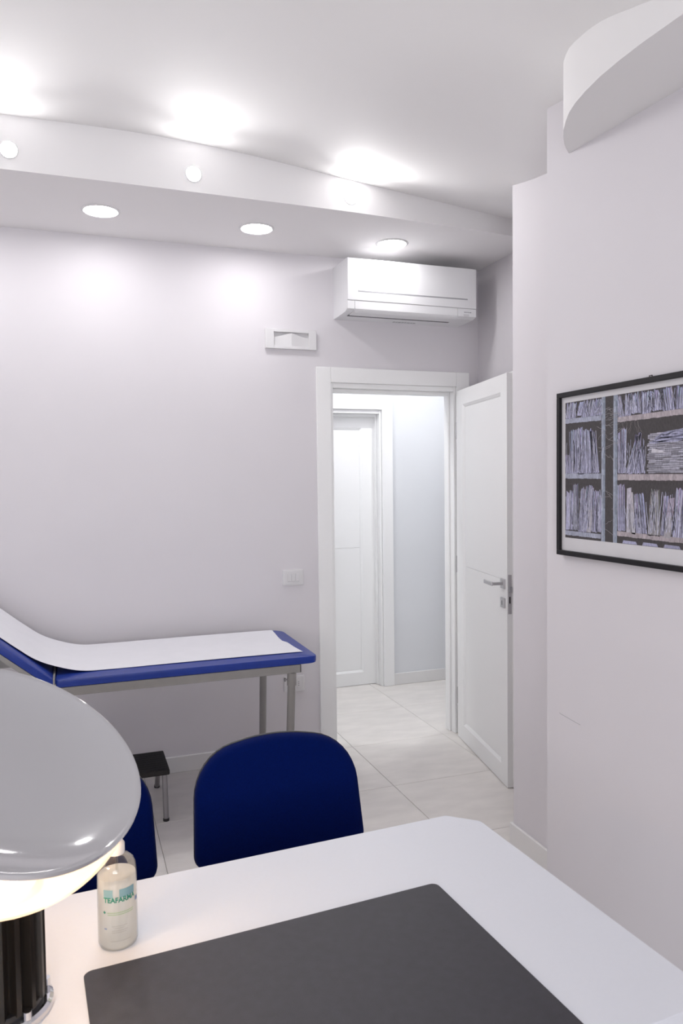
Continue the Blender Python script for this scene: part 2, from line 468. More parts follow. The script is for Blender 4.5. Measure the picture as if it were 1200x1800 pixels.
casing('trim_2', HY1 - 0.022, HY1, HY1 + 0.15, EX0, EX1, EZ, 0.084, 'white casing around the closed hall door', 1)

# ---- door leaves: local x along the leaf from the hinge, y = depth behind the visible face, z up
def door_leaf(name, Lw, Hh, s0, s1, z0, z1, seam, thick, label, rebate=True):
    t = struct_empty(name, (0, 0, 0), label)
    b = bm_new()
    sl, dp = 0.018, 0.009
    # face ring with sloped moulding
    o_ = [(0, 0.004), (Lw, 0.004), (Lw, Hh), (0, Hh)]
    m1 = [(s0 - sl, z0 - sl), (s1 + sl, z0 - sl), (s1 + sl, z1 + sl), (s0 - sl, z1 + sl)]
    m2 = [(s0 - sl * .55, z0 - sl * .55), (s1 + sl * .55, z0 - sl * .55), (s1 + sl * .55, z1 + sl * .55), (s0 - sl * .55, z1 + sl * .55)]
    m3 = [(s0 - sl * .45, z0 - sl * .45), (s1 + sl * .45, z0 - sl * .45), (s1 + sl * .45, z1 + sl * .45), (s0 - sl * .45, z1 + sl * .45)]
    m4 = [(s0, z0), (s1, z0), (s1, z1), (s0, z1)]
    loops = []
    for lp, d in ((o_, 0.0), (m1, 0.0), (m2, 0.0055), (m3, 0.0055), (m4, dp + 0.004)):
        loops.append([b.verts.new((u, d, v)) for u, v in lp])
    for a, c in zip(loops[:-1], loops[1:]):
        for k in range(4): b.faces.new((a[k], a[(k + 1) % 4], c[(k + 1) % 4], c[k]))
    b.faces.new(loops[-1])
    back = [b.verts.new((u, thick * 0.62, v)) for u, v in o_]
    for k in range(4): b.faces.new((loops[0][k], loops[0][(k + 1) % 4], back[(k + 1) % 4], back[k]))
    b.faces.new(list(reversed(back)))
    obj('slab', b, 'door_lacquer', t)
    if rebate:
        bx('rebate', 'door_lacquer', t, -0.010, Lw + 0.011, thick * 0.62, thick, 0.004, Hh + 0.008, 0.002, 1)
    for (a0, a1) in ((z0 + 0.0, seam - 0.0012), (seam + 0.0012, z1 - 0.0)):
        bx('panel', 'door_lacquer', t, s0 + 0.0005, s1 - 0.0005, dp, dp + 0.006, a0 + 0.0005, a1 - 0.0005, 0.0012, 1)
    return t
Lw = 0.789
d1 = door_leaf('door_1', Lw, 2.083, 0.127, 0.685, 0.118, 1.978, 1.05, 0.044, 'open white panelled door with square steel handle')
d1.location = (2.170, 4.004, 0)
# local +x runs from hinge to free edge; visible face is local y=0 and looks towards -x of the room
ux, uy = -0.141 / 0.7887, -0.776 / 0.7887
d1.rotation_euler = (0, 0, math.atan2(uy, ux))
# local +y = rotate(+90) of local x: (-uy, ux) -> points to +x of the room = behind the visible face
def steel(name, parent, *a, bev=0.0015, m='satin_steel'):
    return bx(name, m, parent, *a, bev, 2)
h = steel('handle', d1, 0.716, 0.766, -0.009, 0.0, 1.008, 1.058)
h['label'] = 'square steel rose with flat lever'
steel('handle_neck', h, 0.7335, 0.7485, -0.058, -0.009, 1.0255, 1.0405)
steel('lever', h, 0.632, 0.7485, -0.067, -0.058, 1.0225, 1.0435, bev=0.003)
k_ = steel('key_rose', d1, 0.716, 0.766, -0.009, 0.0, 0.911, 0.961)
bx('keyhole', 'dark_hole', k_, 0.7385, 0.7435, -0.0094, -0.0088, 0.925, 0.947)
fp = steel('lock_plate', d1, Lw - 0.001, Lw + 0.0016, 0.004, 0.0225, 0.885, 1.082, bev=0.0006)
steel('latch', fp, Lw + 0.0016, Lw + 0.012, 0.007, 0.020, 0.995, 1.024, m='plastic_grey')
bx('bolt_slot', 'dark_hole', fp, Lw + 0.0015, Lw + 0.0021, 0.010, 0.0165, 0.938, 0.972)
h2 = steel('handle', d1, 0.716, 0.766, 0.044, 0.053, 1.008, 1.058)
steel('handle_neck', h2, 0.7335, 0.7485, 0.053, 0.102, 1.0255, 1.0405)
steel('lever', h2, 0.632, 0.7485, 0.102, 0.111, 1.0225, 1.0435, bev=0.003)
for zz in (0.25, 1.05, 1.85):
    b = bm_new(); tube(b, [(-0.012, 0.006, zz - 0.05), (-0.012, 0.006, zz + 0.05)], 0.007, 12); obj('hinge', b, 'satin_steel', d1, True)

d2 = door_leaf('door_2', EX1 - EX0 - 0.006, EZ - 0.004, 0.115, EX1 - EX0 - 0.125, 0.118, EZ - 0.115, 1.05, 0.044, 'closed white panelled door in the hall', rebate=False)
d2.location = (EX0 + 0.003, 5.285, 0)

# ------------------------------------------------------------------ light fittings
def downlight(x, y, label, emat='led_disc', z=ZS, group='round downlights in the soffit', link=True):
    t = empty('downlight', (x, y, z), label, 'downlight', group)
    b = bm_new(); lathe(b, [(0.074, 0.0), (0.0745, -0.004), (0.078, -0.0062), (0.084, -0.005), (0.088, -0.0015), (0.088, 0.0)], 48, close=True)
    obj('trim_ring', b, 'plate_white', t, True)
    b = bm_new(); lathe(b, [(0.0, -0.0040), (0.05, -0.0038), (0.0735, -0.0030), (0.0735, 0.0)], 48)
    obj('diffuser', b, emat, t, True)
    return t
downlight(0.158, 3.686, 'round lit downlight in the soffit, leftmost of three in view')
downlight(0.897, 3.706, 'round lit downlight in the soffit, middle one of three in view')
downlight(1.638, 3.726, 'round lit downlight in the soffit just above the air conditioner')
downlight(-0.582, 3.68, 'round lit downlight in the soffit above the raised head of the bed')
downlight(-1.32, 3.68, 'round lit downlight in the soffit beyond the head of the bed')
downlight(1.0, 4.36, 'round lit downlight in the hall ceiling, left of the closed door', 'hall_led', 3.05, 'round downlights in the hall')
downlight(2.45, 4.36, 'round lit downlight in the hall ceiling, right of the closed door', 'hall_led', 3.05, 'round downlights in the hall')

def spot(x, z, label):
    y = fas_y(x)
    t = empty('recessed_spotlight', (x, y, z), label, 'spotlight', 'small spotlights in the front edge of the soffit')
    M = Matrix.Rotation(math.radians(90), 4, 'X')      # local z -> -y (into the room)
    b = bm_new(); lathe(b, [(0.031, 0.0), (0.031, 0.0024), (0.034, 0.0030), (0.037, 0.0015), (0.037, 0.0)], 40, M, close=True)
    obj('trim_ring', b, 'plate_white', t, True)
    b = bm_new(); lathe(b, [(0.0, 0.0042), (0.015, 0.0041), (0.026, 0.0036), (0.0305, 0.0030), (0.0305, 0.0)], 40, M)
    obj('bulb', b, 'spot_bulb', t, True)
    sl = bpy.data.lights.new('spot_beam', 'SPOT'); sl.energy = SPOT_W; sl.color = (1.0, 0.99, 0.985)
    sl.spot_size = math.radians(140); sl.spot_blend = 0.8; sl.shadow_soft_size = 0.03
    so_ = bpy.data.objects.new('spot_beam', sl); COL.objects.link(so_); so_.parent = t
    so_.location = (0, -0.012, 0); so_.rotation_euler = (math.radians(-56), 0, 0)
spot(-0.203, 2.898, 'small bright spotlight in the soffit edge, leftmost at the photo edge')
spot(0.531, 2.896, 'small bright spotlight in the soffit edge between two others')
spot(1.265, 2.888, 'small bright spotlight in the soffit edge nearest the air conditioner')
spot(-0.937, 2.898, 'small bright spotlight in the soffit edge above the head of the bed')
spot(-1.67, 2.898, 'small bright spotlight in the soffit edge near the left wall')

# ------------------------------------------------------------------ air conditioner
ac = empty('air_conditioner', (1.82, YB, 2.474), 'white wall-mounted air conditioner above the open doorway', 'air conditioner')
def acp(name, m, parent, x0, x1, y0, y1, z0, z1, bev=0.002, seg=2):
    return bx(name, m, parent, x0 - 1.82, x1 - 1.82, y0 - YB, y1 - YB, z0 - 2.474, z1 - 2.474, bev, seg)
X0, X1, YF, Z0, Z1 = 1.421, 2.207, 3.83, 2.474, 2.759
# body: side profile with chamfered lower front
b = bm_new()
prof = [(YB, Z0), (YB - 0.08, Z0), (YF + 0.035, Z0 + 0.004), (YF + 0.012, Z0 + 0.012), (YF + 0.005, Z0 + 0.03), (YF + 0.005, Z1 - 0.002), (YF + 0.012, Z1), (YB, Z1)]
L_ = [b.verts.new((X0 - 1.82, y - YB, z - 2.474)) for y, z in prof]; R_ = [b.verts.new((X1 - 1.82, y - YB, z - 2.474)) for y, z in prof]
b.faces.new(L_); b.faces.new(list(reversed(R_)))
for k in range(len(prof)): b.faces.new((L_[k], R_[k], R_[(k + 1) % len(prof)], L_[(k + 1) % len(prof)]))
obj('body', b, 'plastic_white', ac)
fpn = acp('front_panel', 'plastic_white', ac, X0, X1, YF - 0.003, YF + 0.006, 2.5325, Z1 - 0.001, 0.003)
acp('accent_groove', 'plastic_grey', fpn, 1.481, 2.150, YF - 0.0036, YF - 0.002, 2.5795, 2.5865, 0.0)
acp('end_cap', 'plastic_white', ac, X0, 1.461, YF - 0.001, YF + 0.006, 2.486, 2.531, 0.002)
rc = acp('display_cap', 'plastic_white', ac, 2.088, X1, YF - 0.001, YF + 0.006, 2.486, 2.531, 0.002)
for k, (a, c) in enumerate(((2.128, 2.140), (2.142, 2.150), (2.152, 2.160), (2.162, 2.174))):
    acp('badge', 'slot_grey' if False else 'plastic_grey', rc, a, c, YF - 0.0014, YF - 0.0008, 2.508, 2.513, 0.0)
acp('receiver_window', 'mat_board', rc, 2.125, 2.160, YF - 0.0014, YF - 0.0008, 2.488, 2.500, 0.0)
fl = bm_new()
fprof = [(YF - 0.001, 2.531), (YF - 0.001, 2.488), (YF + 0.004, 2.478), (YF + 0.016, 2.4715), (YF + 0.085, 2.4690), (YF + 0.085, 2.4745), (YF + 0.02, 2.479), (YF + 0.008, 2.490), (YF + 0.008, 2.531)]
A_ = [fl.verts.new((1.463 - 1.82, y - YB, z - 2.474)) for y, z in fprof]
B_ = [fl.verts.new((2.086 - 1.82, y - YB, z - 2.474)) for y, z in fprof]
fl.faces.new(A_); fl.faces.new(list(reversed(B_)))
for k in range(len(fprof)): fl.faces.new((A_[k], B_[k], B_[(k + 1) % len(fprof)], A_[(k + 1) % len(fprof)]))
obj('louvre_flap', fl, 'plastic_white', ac)
acp('outlet_slot', 'slot_grey', ac, 1.462, 2.088, YF + 0.086, YF + 0.122, 2.4728, 2.4750, 0.0)
random.seed(4)
xx = 1.772
for wd in (0.016, 0.010, 0.020, 0.014, 0.012, 0.022, 0.012, 0.016):
    acp('underside_print', 'plastic_grey', ac, xx, xx + wd * 0.85, YB - 0.043, YB - 0.026, 2.4733, 2.4741, 0.0); xx += wd + 0.003

# ------------------------------------------------------------------ framed wall recess left of the air conditioner
vt = empty('wall_vent', (1.164, YB, 2.292), 'white rectangular framed wall vent with folded deflector', 'vent')
def vp(name, m, x0, x1, y0, y1, z0, z1, bev=0.0015): return bx(name, m, vt, x0 - 1.164, x1 - 1.164, y0 - YB, y1 - YB, z0 - 2.292, z1 - 2.292, bev, 1)
vy = YB - 0.022
vp('frame_bar', 'plate_white', 1.018, 1.066, vy, YB, 2.292, 2.400)
vp('frame_bar', 'plate_white', 1.266, 1.310, vy, YB, 2.292, 2.400)
vp('frame_bar', 'plate_white', 1.066, 1.266, vy, YB, 2.383, 2.400)
vp('frame_bar', 'plate_white', 1.066, 1.266, vy, YB, 2.292, 2.307)
vp('back_plate', 'plate_white', 1.066, 1.266, YB - 0.003, YB - 0.0005, 2.307, 2.383, 0)
b = bm_new()
prism(b, [(1.070 - 1.164, -0.003), (1.070 - 1.164, -0.0045), (1.166 - 1.164, -0.0205), (1.262 - 1.164, -0.0045), (1.262 - 1.164, -0.003)], 2.307 - 2.292, lambda x, y: 0.0885 - abs(x - 0.002) * 0.26)
obj('deflector', b, 'plate_white', vt)

# ------------------------------------------------------------------ switch and socket
def wall_plate(name, x, z, label, cat, nslots, socket=False):
    t = empty(name, (x, YB, z), label, cat)
    b = bm_new()
    pillow(b, rrect([(-0.061, -0.045), (0.061, -0.045), (0.061, 0.045), (-0.061, 0.045)], [0.006] * 4, 4),
           [(1.0, 0.0), (1.0, 0.006), (0.97, 0.0095), (0.80, 0.011)], lambda u, v, w: (u, -w, v))
    obj('plate', b, 'plate_white', t)
    for k in range(nslots):
        x0 = -0.034 + k * 0.0235
        r_ = bx('socket_module' if socket else 'rocker', 'plate_white', t, x0, x0 + 0.0215, -0.0135, -0.0105, -0.023, 0.023, 0.001, 1)
        if socket:
            for zz in (-0.010, 0.0, 0.010):
                b = bm_new(); tube(b, [(x0 + 0.0107, -0.0138, zz), (x0 + 0.0107, -0.0120, zz)], 0.0023, 10); obj('pin_hole', b, 'dark_hole', r_)
        else:
            bx('rocker_edge', 'plastic_grey', r_, x0 + 0.001, x0 + 0.0205, -0.0139, -0.0133, -0.0215, -0.0205, 0)
wall_plate('light_switch', 1.159, 1.019, 'white wall switch plate above the foot of the bed', 'switch', 3)
wall_plate('power_socket', 1.157, 0.415, 'white wall socket below the foot of the bed, partly behind its leg', 'socket', 3, True)

# ------------------------------------------------------------------ black round hook behind the door
ck = empty('wall_hook', (XR_NICHE, 3.635, 1.452), 'black round wall knob just visible behind the open door', 'hook')
b = bm_new(); lathe(b, [(0.0, 0.040), (0.035, 0.039), (0.052, 0.032), (0.058, 0.018), (0.050, 0.010), (0.022, 0.007), (0.022, 0.0), (0.0, 0.0)], 36, Matrix.Rotation(math.radians(-90), 4, 'Y'))
obj('knob', b, 'black_plastic', ck, True)

# ------------------------------------------------------------------ framed print (flat picture of old bundles on shelves)
FY, FZ, FW, FH = 2.058, 1.315, 0.72, 0.519     # far top... u runs from FY towards the camera
pic = empty('framed_print', (XW, FY, FZ), 'black-framed print of crumbling paper bundles on shelves', 'picture')
def pbox(name, m, parent, u0, u1, v0, v1, d0, d1, bev=0.001):
    return bx(name, m, parent, -d1, -d0, -u1, -u0, v0, v1, bev, 1)
BAR = 0.0155
pbox('frame_bar', 'frame_black', pic, 0, FW, FH - BAR, FH, 0.001, 0.022)
pbox('frame_bar', 'frame_black', pic, 0, FW, 0, BAR, 0.001, 0.022)
pbox('frame_bar', 'frame_black', pic, 0, BAR, BAR, FH - BAR, 0.001, 0.022)
pbox('frame_bar', 'frame_black', pic, FW - BAR, FW, BAR, FH - BAR, 0.001, 0.022)
pbox('mount_board', 'mat_board', pic, BAR, FW - BAR, BAR, FH - BAR, 0.004, 0.012, 0)
b = bm_new(); tube(b, [(-0.004, -0.395, FH), (-0.004, -0.395, FH + 0.006), (-0.004, -0.405, FH + 0.006), (-0.004, -0.405, FH)], 0.0015, 8); obj('hanging_loop', b, 'dark_hole', pic)

rnd = random.Random(11)
QV, QF, QC = [], [], []
def quad(pts, col, layer):
    i = len(QV)
    for u, v in pts:
        u = min(max(u, 0.034), FW - 0.034); v = min(max(v, 0.057), 0.486)
        QV.append((-0.0121 - layer * 0.00004, -u, v))
    QF.append(tuple(range(i, i + len(pts)))); QC.append(col)
def shade(lo=0.16, hi=0.46, tint=(0.95, 0.95, 1.34)):
    g = rnd.uniform(lo, hi); return tuple(g * t for t in tint)
DK = (0.062, 0.055, 0.058)
quad([(0.034, 0.057), (FW - 0.034, 0.057), (FW - 0.034, 0.486), (0.034, 0.486)], DK, 0)
def wavy_line(p0, p1, w, col, layer, amp=0.002, n=6):
    pts = []
    for k in range(n + 1):
        t = k / n
        pts.append((p0[0] + (p1[0] - p0[0]) * t + rnd.uniform(-amp, amp), p0[1] + (p1[1] - p0[1]) * t + rnd.uniform(-amp, amp) * 0.5))
    for a, c in zip(pts[:-1], pts[1:]):
        dx, dy = c[0] - a[0], c[1] - a[1]; l = math.hypot(dx, dy) + 1e-9; nx, ny = -dy / l * w / 2, dx / l * w / 2
        quad([(a[0] - nx, a[1] - ny), (c[0] - nx, c[1] - ny), (c[0] + nx, c[1] + ny), (a[0] + nx, a[1] + ny)], col, layer)
def bundle(u0, u1, v0, v1, lean=0.0, fan=0.0, layer=2, solid=False, curl=0.006, tint=(0.98, 0.97, 1.36)):
    """one upright bundle of leaves between u0..u1, v0..v1"""
    n = 1 if solid else max(3, int((u1 - u0) / 0.0026))
    tops = [v1 - abs(rnd.gauss(0, curl)) for _ in range(n + 1)]
    bots = [v0 - rnd.uniform(0, 0.004) for _ in range(n + 1)]
    for k in range(n):
        ta, tb = k / n, (k + 1) / n
        mid = ((ta + tb) / 2 - 0.5) * fan
        a, c = u0 + (u1 - u0) * ta, u0 + (u1 - u0) * tb
        bow = rnd.uniform(-0.0012, 0.0012)
        col = shade(0.36, 0.52, tint) if solid else (shade(0.16, 0.30, tint) if k % 3 == 0 else shade(0.30, 0.54, tint))
        vm = (v0 + v1) / 2
        quad([(a, bots[k]), (c, bots[k + 1]), (c + lean / 2 + mid / 2 + bow, vm), (a + lean / 2 + mid / 2 + bow, vm)], col, layer)
        quad([(a + lean / 2 + mid / 2 + bow, vm), (c + lean / 2 + mid / 2 + bow, vm), (c + lean + mid, tops[k + 1]), (a + lean + mid, tops[k])], tuple(q * rnd.uniform(0.85, 1.12) for q in col), layer)
        if rnd.random() < 0.35:
            wavy_line((a, bots[k] + 0.003), (a + lean + mid, tops[k] - 0.004), 0.0009, (0.09, 0.085, 0.11), layer + 1, 0.0007, 5)
        elif rnd.random() < 0.25:
            wavy_line((a, bots[k] + 0.003), (a + lean + mid, tops[k] - 0.004), 0.0011, (0.58, 0.58, 0.68), layer + 1, 0.0007, 5)
def shelf(u0, u1, v0, v1, dv, warm):
    n = int((u1 - u0) / 0.012) + 1
    for k in range(n):
        a, c = u0 + (u1 - u0) * k / n, u0 + (u1 - u0) * (k + 1) / n
        ta, tb = (a - u0) / (u1 - u0), (c - u0) / (u1 - u0)
        col = shade(0.34, 0.46, (1.06, 0.93, 1.0) if warm else (0.92, 0.96, 1.2))
        quad([(a, v0 + dv * ta + rnd.uniform(-0.001, 0.001)), (c, v0 + dv * tb + rnd.uniform(-0.001, 0.001)), (c, v1 + dv * tb), (a, v1 + dv * ta)], col, 3)
# uprights
for u0, u1 in ((0.208, 0.225), (0.260, 0.277)):
    for k in range(26):
        va, vb = 0.057 + 0.0165 * k, 0.057 + 0.0165 * (k + 1)
        um = u0 + (u1 - u0) * rnd.uniform(0.35, 0.6)
        quad([(u0, va), (um, va), (um, vb), (u0, vb)], shade(0.34, 0.46, (0.9, 0.98, 1.2)), 5)
        quad([(um, va), (u1, va), (u1, vb), (um, vb)], shade(0.24, 0.36, (0.86, 0.98, 1.22)), 5)
# shelves
shelf(0.034, 0.206, 0.420, 0.435, -0.002, False); shelf(0.034, 0.206, 0.246, 0.262, -0.002, False); shelf(0.034, 0.206, 0.066, 0.080, -0.002, False)
shelf(0.278, 0.69, 0.406, 0.421, 0.004, True); shelf(0.278, 0.69, 0.240, 0.257, -0.004, True); shelf(0.278, 0.69, 0.078, 0.092, -0.006, True)
# left bay: top, middle, bottom
bundle(0.036, 0.085, 0.437, 0.486, 0.006); bundle(0.092, 0.112, 0.441, 0.486, 0.014, solid=True, layer=4); bundle(0.112, 0.150, 0.436, 0.486, 0.010); bundle(0.152, 0.206, 0.436, 0.486, 0.012)
bundle(0.036, 0.060, 0.264, 0.325, -0.012, 0.02, 4); bundle(0.058, 0.106, 0.264, 0.400, 0.0, -0.006); bundle(0.100, 0.128, 0.260, 0.405, -0.006, layer=3); bundle(0.126, 0.170, 0.264, 0.398, -0.008); bundle(0.166, 0.200, 0.264, 0.392, -0.018, -0.012)
bundle(0.036, 0.052, 0.085, 0.208, 0.004, solid=True); bundle(0.052, 0.070, 0.085, 0.212, 0.004, solid=False); bundle(0.072, 0.102, 0.086, 0.232, -0.002, -0.004, tint=(0.66, 0.68, 0.86)); bundle(0.100, 0.116, 0.088, 0.222, 0.014, layer=3)
bundle(0.098, 0.138, 0.082, 0.226, 0.034, -0.008, 4); bundle(0.140, 0.160, 0.082, 0.218, 0.014, solid=True, layer=5, tint=(1.02, 0.98, 1.1)); bundle(0.162, 0.190, 0.084, 0.212, 0.010); bundle(0.184, 0.206, 0.086, 0.196, 0.004)
# right bay: top
uu = 0.280
while uu < 0.685:
    wd = rnd.uniform(0.022, 0.045)
    bundle(uu, min(uu + wd, 0.686), 0.424 + rnd.uniform(-0.002, 0.006), 0.486, rnd.uniform(-0.018, 0.012), rnd.uniform(-0.008, 0.01), 2)
    uu += wd + rnd.uniform(0.0, 0.006)
# right bay: middle
bundle(0.279, 0.290, 0.262, 0.382, 0.0); bundle(0.290, 0.312, 0.262, 0.392, 0.004, layer=3)
bundle(0.312, 0.344, 0.260, 0.350, 0.030, -0.010, 2); bundle(0.330, 0.362, 0.260, 0.374, 0.022, -0.02, 4); bundle(0.358, 0.392, 0.260, 0.368, -0.018, -0.018, 3)
for k in range(21):                     # heap of flat bundles
    v0 = 0.258 + k * 0.0052
    ua, ub = 0.396 + rnd.uniform(-0.004, 0.006) + 0.0003 * k, 0.62 + rnd.uniform(-0.02, 0.02)
    for s in range(8):
        a, c = ua + (ub - ua) * s / 8, ua + (ub - ua) * (s + 1) / 8
        sg = rnd.uniform(-0.0015, 0.0015)
        quad([(a, v0 + sg), (c, v0 + sg), (c, v0 + 0.005 + sg), (a, v0 + 0.005 + sg)], shade(0.24, 0.50, (0.99, 0.97, 1.15)), 2 + k % 2)
    wavy_line((ua, v0), (ub, v0 + rnd.uniform(-0.003, 0.003)), 0.0010, (0.10, 0.09, 0.11), 4, 0.0012, 12)
quad([(0.412, 0.314), (0.468, 0.312), (0.452, 0.318), (0.415, 0.326)], (0.62, 0.60, 0.66), 6)
for k in range(9): wavy_line((0.408 + 0.005 * k, 0.340 + 0.003 * k), (0.56, 0.345 + 0.0035 * k), 0.004, shade(0.26, 0.46), 5, 0.003, 8)
bundle(0.635, 0.686, 0.258, 0.36, 0.0, 0.0)
# right bay: bottom
bundle(0.280, 0.312, 0.096, 0.230, -0.003); bundle(0.316, 0.334, 0.092, 0.222, 0.002, solid=True, layer=4, tint=(1.0, 0.98, 1.1)); bundle(0.338, 0.352, 0.090, 0.206, -0.010, solid=True, layer=3, tint=(1.0, 0.98, 1.1))
bundle(0.354, 0.380, 0.092, 0.204, -0.012, -0.006); bundle(0.380, 0.398, 0.094, 0.206, -0.014, 0.0, 3); bundle(0.400, 0.446, 0.090, 0.216, 0.004, -0.016, 3, tint=(1.0, 0.96, 1.02)); bundle(0.448, 0.466, 0.092, 0.200, 0.012)
bundle(0.460, 0.484, 0.088, 0.198, 0.016, solid=True, layer=5, tint=(1.02, 0.97, 1.05)); bundle(0.490, 0.54, 0.088, 0.220, 0.012)
uu = 0.545
while uu < 0.685:
    wd = rnd.uniform(0.02, 0.04); bundle(uu, min(uu + wd, 0.686), 0.088, rnd.uniform(0.19, 0.225), rnd.uniform(-0.01, 0.012)); uu += wd
for k in range(5):
    a = 0.30 + 0.08 * k; quad([(a, 0.058), (a + 0.06, 0.058), (a + 0.055, 0.066), (a + 0.004, 0.067)], shade(0.3, 0.5), 3)
# ragged loose leaves over the bundles
for (ua, ub, va, vb) in ((0.04, 0.20, 0.266, 0.385), (0.04, 0.20, 0.088, 0.205), (0.282, 0.39, 0.262, 0.36), (0.282, 0.68, 0.098, 0.20), (0.282, 0.68, 0.428, 0.48), (0.04, 0.20, 0.440, 0.48)):
    for k in range(int((ub - ua) / 0.0042)):
        u = rnd.uniform(ua, ub); h_ = (vb - va) * rnd.uniform(0.6, 1.08); ln = rnd.gauss(0.0, 0.010)
        g = rnd.random()
        col = (0.60, 0.60, 0.76) if g < 0.45 else ((0.09, 0.085, 0.11) if g < 0.70 else (0.36, 0.36, 0.50))
        wavy_line((u, va + rnd.uniform(-0.003, 0.01)), (u + ln, va + h_), rnd.uniform(0.0009, 0.0022), col, 6, 0.0016, 7)
# loose threads between the bays
for k in range(34):
    u, v = rnd.uniform(0.17, 0.26), rnd.choice((rnd.uniform(0.28, 0.40), rnd.uniform(0.40, 0.45), rnd.uniform(0.09, 0.24)))
    wavy_line((u, v), (u + rnd.uniform(0.02, 0.07), v + rnd.uniform(-0.03, 0.03)), 0.0008, (0.36, 0.34, 0.36), 7, 0.004, 5)
for k in range(8):
    u = rnd.uniform(0.29, 0.40); wavy_line((u, 0.372), (u + rnd.uniform(-0.02, 0.02), 0.405), 0.0007, (0.30, 0.27, 0.27), 6, 0.003, 5)
me = bpy.data.meshes.new('print_sheet'); me.from_pydata(QV, [], QF)
ca = me.color_attributes.new('ink', 'FLOAT_COLOR', 'CORNER')
li = 0
for f, c in zip(QF, QC):
    for _ in f:
        ca.data[li].color = (*c, 1); li += 1
pm = bpy.data.materials.new('print_ink'); pm.use_nodes = True
nt = pm.node_tree; pb = nt.nodes['Principled BSDF']; pb.inputs['Roughness'].default_value = 0.75
at = nt.nodes.new('ShaderNodeAttribute'); at.attribute_name = 'ink'
nz = nt.nodes.new('ShaderNodeTexNoise'); nz.inputs['Scale'].default_value = 160; nz.inputs['Detail'].default_value = 5
tc = nt.nodes.new('ShaderNodeTexCoord'); mp = nt.nodes.new('ShaderNodeMapping'); mp.inputs['Scale'].default_value = (1, 1.6, 0.5)
nt.links.new(tc.outputs['Object'], mp.inputs[0]); nt.links.new(mp.outputs[0], nz.inputs['Vector'])
mr = nt.nodes.new('ShaderNodeMapRange'); mr.inputs[1].default_value = 0.3; mr.inputs[2].default_value = 0.7; mr.inputs[3].default_value = 0.72; mr.inputs[4].default_value = 1.2
nt.links.new(nz.outputs[0], mr.inputs[0])
vm_ = nt.nodes.new('ShaderNodeVectorMath'); vm_.operation = 'SCALE'
nt.links.new(at.outputs['Color'], vm_.inputs[0]); nt.links.new(mr.outputs[0], vm_.inputs['Scale'])
nt.links.new(vm_.outputs[0], pb.inputs['Base Color'])
me.materials.append(pm)
po = bpy.data.objects.new('print_sheet', me); COL.objects.link(po); po.parent = pic

# ------------------------------------------------------------------ examination bed
bed = empty('examination_bed', (0.2, 3.62, 0), 'blue padded examination bed with grey metal frame against the wall', 'bed')
BX, BYc = 0.2, 3.62
BY0, BY1, BZ = 3.295, 3.955, 0.75
def bl(p): return (p[0] - BX, p[1] - BYc, p[2])
def bpart(name, m, x0, x1, y0, y1, z0, z1, bev=0.002, parent=bed): return bx(name, m, parent, x0 - BX, x1 - BX, y0 - BYc, y1 - BYc, z0, z1, bev, 2)
b = bm_new()
pillow(b, rrect([(-0.083, BY0), (1.056, BY0), (1.056, BY1), (-0.083, BY1)], [0.012, 0.035, 0.07, 0.012], 6),
       [(0.985, 0.7165), (0.997, 0.7185), (1.0, 0.724), (1.0, 0.745), (0.9975, 0.7490), (0.994, 0.750), (0.80, 0.7505)],
       lambda u, v, w: bl((u, v, w)))
obj('mattress', b, 'blue_vinyl', bed, True, 32)
# raised backrest pad: hinge at x=-0.095, rises to the left at 40 degrees
ang = math.radians(40); ca_, sa_ = math.cos(ang), math.sin(ang)
def br(s, y, w): return bl((-0.097 - s * ca_ + w * sa_, y, 0.716 + s * sa_ + w * ca_))
b = bm_new()
pillow(b, rrect([(0.0, BY0), (0.66, BY0), (0.66, BY1), (0.0, BY1)], [0.012, 0.03, 0.03, 0.012], 6),
       [(0.985, 0.0), (0.997, 0.002), (1.0, 0.007), (1.0, 0.023), (0.997, 0.028), (0.985, 0.030), (0.80, 0.0305)], lambda u, v, w: br(u, v, w))
obj('backrest_pad', b, 'blue_vinyl', bed, True, 32)
for y0, y1 in ((BY0 + 0.004, BY0 + 0.034), (BY1 - 0.034, BY1 - 0.004)):
    r_ = bpart('side_rail', 'grey_metal', -0.98, 0.972, y0, y1, 0.678, 0.7155)
    bpart('end_plug', 'black_plastic', 0.972, 0.9755, y0 + 0.001, y1 - 0.001, 0.679, 0.7145, 0, r_)
    b = bm_new()
    yy = (y0 + y1) / 2
    q = [br(0.01, y0, -0.02), br(0.64, y0, -0.02), br(0.64, y1, -0.02), br(0.01, y1, -0.02), br(0.01, y0, -0.001), br(0.64, y0, -0.001), br(0.64, y1, -0.001), br(0.01, y1, -0.001)]
    hexa(b, q); obj('backrest_rail', b, 'grey_metal', bed)
    b = bm_new(); tube(b, [br(0.30, yy, -0.022), bl((-0.56, yy, 0.685))], 0.010, 10); obj('backrest_strut', b, 'grey_metal', bed, True)
bpart('hinge_plate', 'grey_metal', -0.094, -0.086, BY0 - 0.001, BY1, 0.7155, 0.758, 0.001)
for x in (0.90, -0.95): bpart('cross_bar', 'grey_metal', x - 0.015, x + 0.015, BY0 + 0.034, BY1 - 0.034, 0.682, 0.712)
